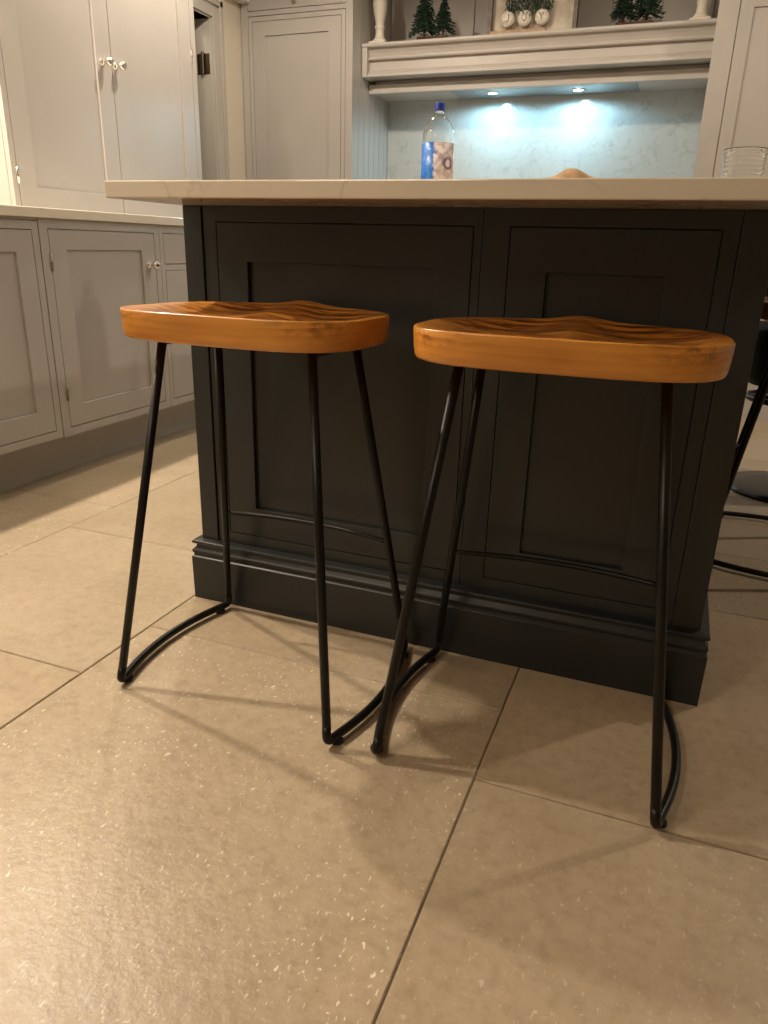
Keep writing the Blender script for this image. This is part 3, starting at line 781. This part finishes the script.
# ------------------------------------------------------------------ black swivel stool at the far right
sw = thing('swivel_stool', 'black swivel bucket stool on a glossy round base behind the island', 'bar stool', (.475, 2.975, 0))
bm = bmesh.new(); lathe(bm, [(0, 0), (.222, 0), (.226, .004), (.222, .009), (.15, .016), (.075, .022), (0, .024)], 64); link('base', bm, M['black_gloss'], sw, smooth=True)
bm = bmesh.new(); lathe(bm, [(.062, .021), (.050, .036), (.034, .055), (.029, .072), (.0, .073)], 40); link('collar', bm, M['chrome'], sw, smooth=True)
bm = bmesh.new(); lathe(bm, [(.025, .07), (.025, .345), (.018, .347), (.018, .388), (.0, .388)], 28); link('column', bm, M['black_gloss'], sw, smooth=True)
bm = bmesh.new()
tube(bm, [(.20 * math.cos(a_), .17 * math.sin(a_), .335) for a_ in [2 * PI * i / 40 for i in range(40)]], .010, 12, closed=True)
tube(bm, [(-.19, 0, .335), (.19, 0, .335)], .008, 10)
link('foot_ring', bm, M['black_steel'], sw, smooth=True)
# bucket seat: superellipse shell widening upwards, open slot under the backrest
bm = bmesh.new()
def sring(rx, ry, z, n=48): return [bm.verts.new((rx * math.copysign(abs(math.cos(2 * PI * i / n)) ** .75, math.cos(2 * PI * i / n)), ry * math.copysign(abs(math.sin(2 * PI * i / n)) ** .75, math.sin(2 * PI * i / n)), z)) for i in range(n)]
rr = [sring(.10, .10, .385), sring(.215, .20, .392), sring(.232, .215, .42), sring(.240, .22, .50), sring(.245, .225, .578), sring(.236, .215, .590), sring(.21, .19, .580), sring(.19, .17, .545), sring(.08, .08, .535)]
for a_, b_ in zip(rr, rr[1:]):
    for i in range(48): bm.faces.new((a_[i], a_[(i + 1) % 48], b_[(i + 1) % 48], b_[i]))
bm.faces.new(rr[0][::-1]); bm.faces.new(rr[-1])
link('seat', bm, M['black_pad'], sw, smooth=True)
bm = bmesh.new()
# wrap-around backrest on the right/back, raised on two posts
n = 20
O_, I_ = [], []
for k in range(n + 1):
    a_ = math.radians(-70 + 250 * k / n)
    for L, r in ((O_, 1.0), (I_, .86)):
        x, y = .235 * r * math.cos(a_), .215 * r * math.sin(a_); L.append((bm.verts.new((x, y, .64)), bm.verts.new((x * 1.05, y * 1.05, .80))))
for k in range(n):
    bm.faces.new((O_[k][0], O_[k + 1][0], O_[k + 1][1], O_[k][1])); bm.faces.new((I_[k][0], I_[k][1], I_[k + 1][1], I_[k + 1][0]))
    bm.faces.new((O_[k][1], O_[k + 1][1], I_[k + 1][1], I_[k][1])); bm.faces.new((O_[k][0], I_[k][0], I_[k + 1][0], O_[k + 1][0]))
for k in (0, n): bm.faces.new((O_[k][0], O_[k][1], I_[k][1], I_[k][0]))
link('backrest', bm, M['black_pad'], sw, bevel=.006)
for ang in (-60, 0, 55, 110, 170):
    bm = bmesh.new(); a_ = math.radians(ang); x, y = .218 * math.cos(a_), .20 * math.sin(a_); tube(bm, [(x, y, .57), (x, y, .66)], .008, 10); link('back_post', bm, M['black_steel'], sw, smooth=True)

# ------------------------------------------------------------------ camera
cam = bpy.data.cameras.new('camera'); co = bpy.data.objects.new('camera', cam); COL.objects.link(co)
R = [[0.93083895, 0.3644859, 0.02624651], [0.1466242, -0.30673454, -0.94043355], [-0.33472406, 0.87924055, -0.33896291]]
X, Y, Z = Vector(R[0]).normalized(), Vector(R[1]), Vector(R[2])
Z = (Z - X * Z.dot(X)).normalized(); Y = Z.cross(X)
m3 = Matrix((X, -Y, -Z)).transposed()
co.matrix_world = Matrix.Translation((0, 0, .81)) @ m3.to_4x4()
cam.sensor_fit = 'VERTICAL'; cam.sensor_height = 36; cam.sensor_width = 27; cam.lens = 734.54 / 1024 * 36
cam.clip_start = .02
scene.camera = co

# ------------------------------------------------------------------ light
WARM = (1.0, .86, .68)
def spot(loc, w, size=2.6, blend=.7, r=.035, col=WARM, tgt=None):
    l = bpy.data.lights.new('downlight_or_fill', 'SPOT'); l.energy = w; l.spot_size = size; l.spot_blend = blend; l.shadow_soft_size = r; l.color = col
    o = bpy.data.objects.new('downlight_or_fill', l); COL.objects.link(o); o.location = loc
    if tgt: o.rotation_euler = (Vector(tgt) - Vector(loc)).to_track_quat('-Z', 'Y').to_euler()
    return o
spot((-2.25, 1.65, 2.38), 110)
spot((-2.25, .95, 2.38), 125)
spot((-1.35, -.75, 2.30), 85, 2.9, .6, .45)  # broad soft fill added behind the camera in place of bounce, not a fitting
spot((-1.75, 3.0, 2.38), 52, 3.1, .35)
spot((-.45, 3.1, 2.38), 22, 3.1, .35)
spot((1.6, 3.0, 2.38), 62, 3.1, .35)
l = bpy.data.lights.new('hall_fill', 'POINT'); l.energy = 6; l.color = WARM; l.shadow_soft_size = .08  # weak fill added beyond the doorway to brighten the open door leaf
o = bpy.data.objects.new('hall_fill', l); COL.objects.link(o); o.location = (-3.0, 3.45, 2.2)
for x, y in SP:
    l = bpy.data.lights.new('hood_spot', 'SPOT'); l.energy = 9.5; l.spot_size = 3.05; l.spot_blend = .3; l.shadow_soft_size = .02; l.color = (.40, .80, 1.0)
    o = bpy.data.objects.new('hood_spot', l); COL.objects.link(o); o.location = (x, y, 1.654)
w = bpy.data.worlds.new('world'); scene.world = w; w.use_nodes = True
w.node_tree.nodes['Background'].inputs['Color'].default_value = (1, .85, .68, 1); w.node_tree.nodes['Background'].inputs['Strength'].default_value = .05

scene.view_settings.view_transform = 'Standard'; scene.view_settings.look = 'None'
scene.view_settings.exposure = 0.35; scene.view_settings.gamma = 1; scene.view_settings.use_curve_mapping = False
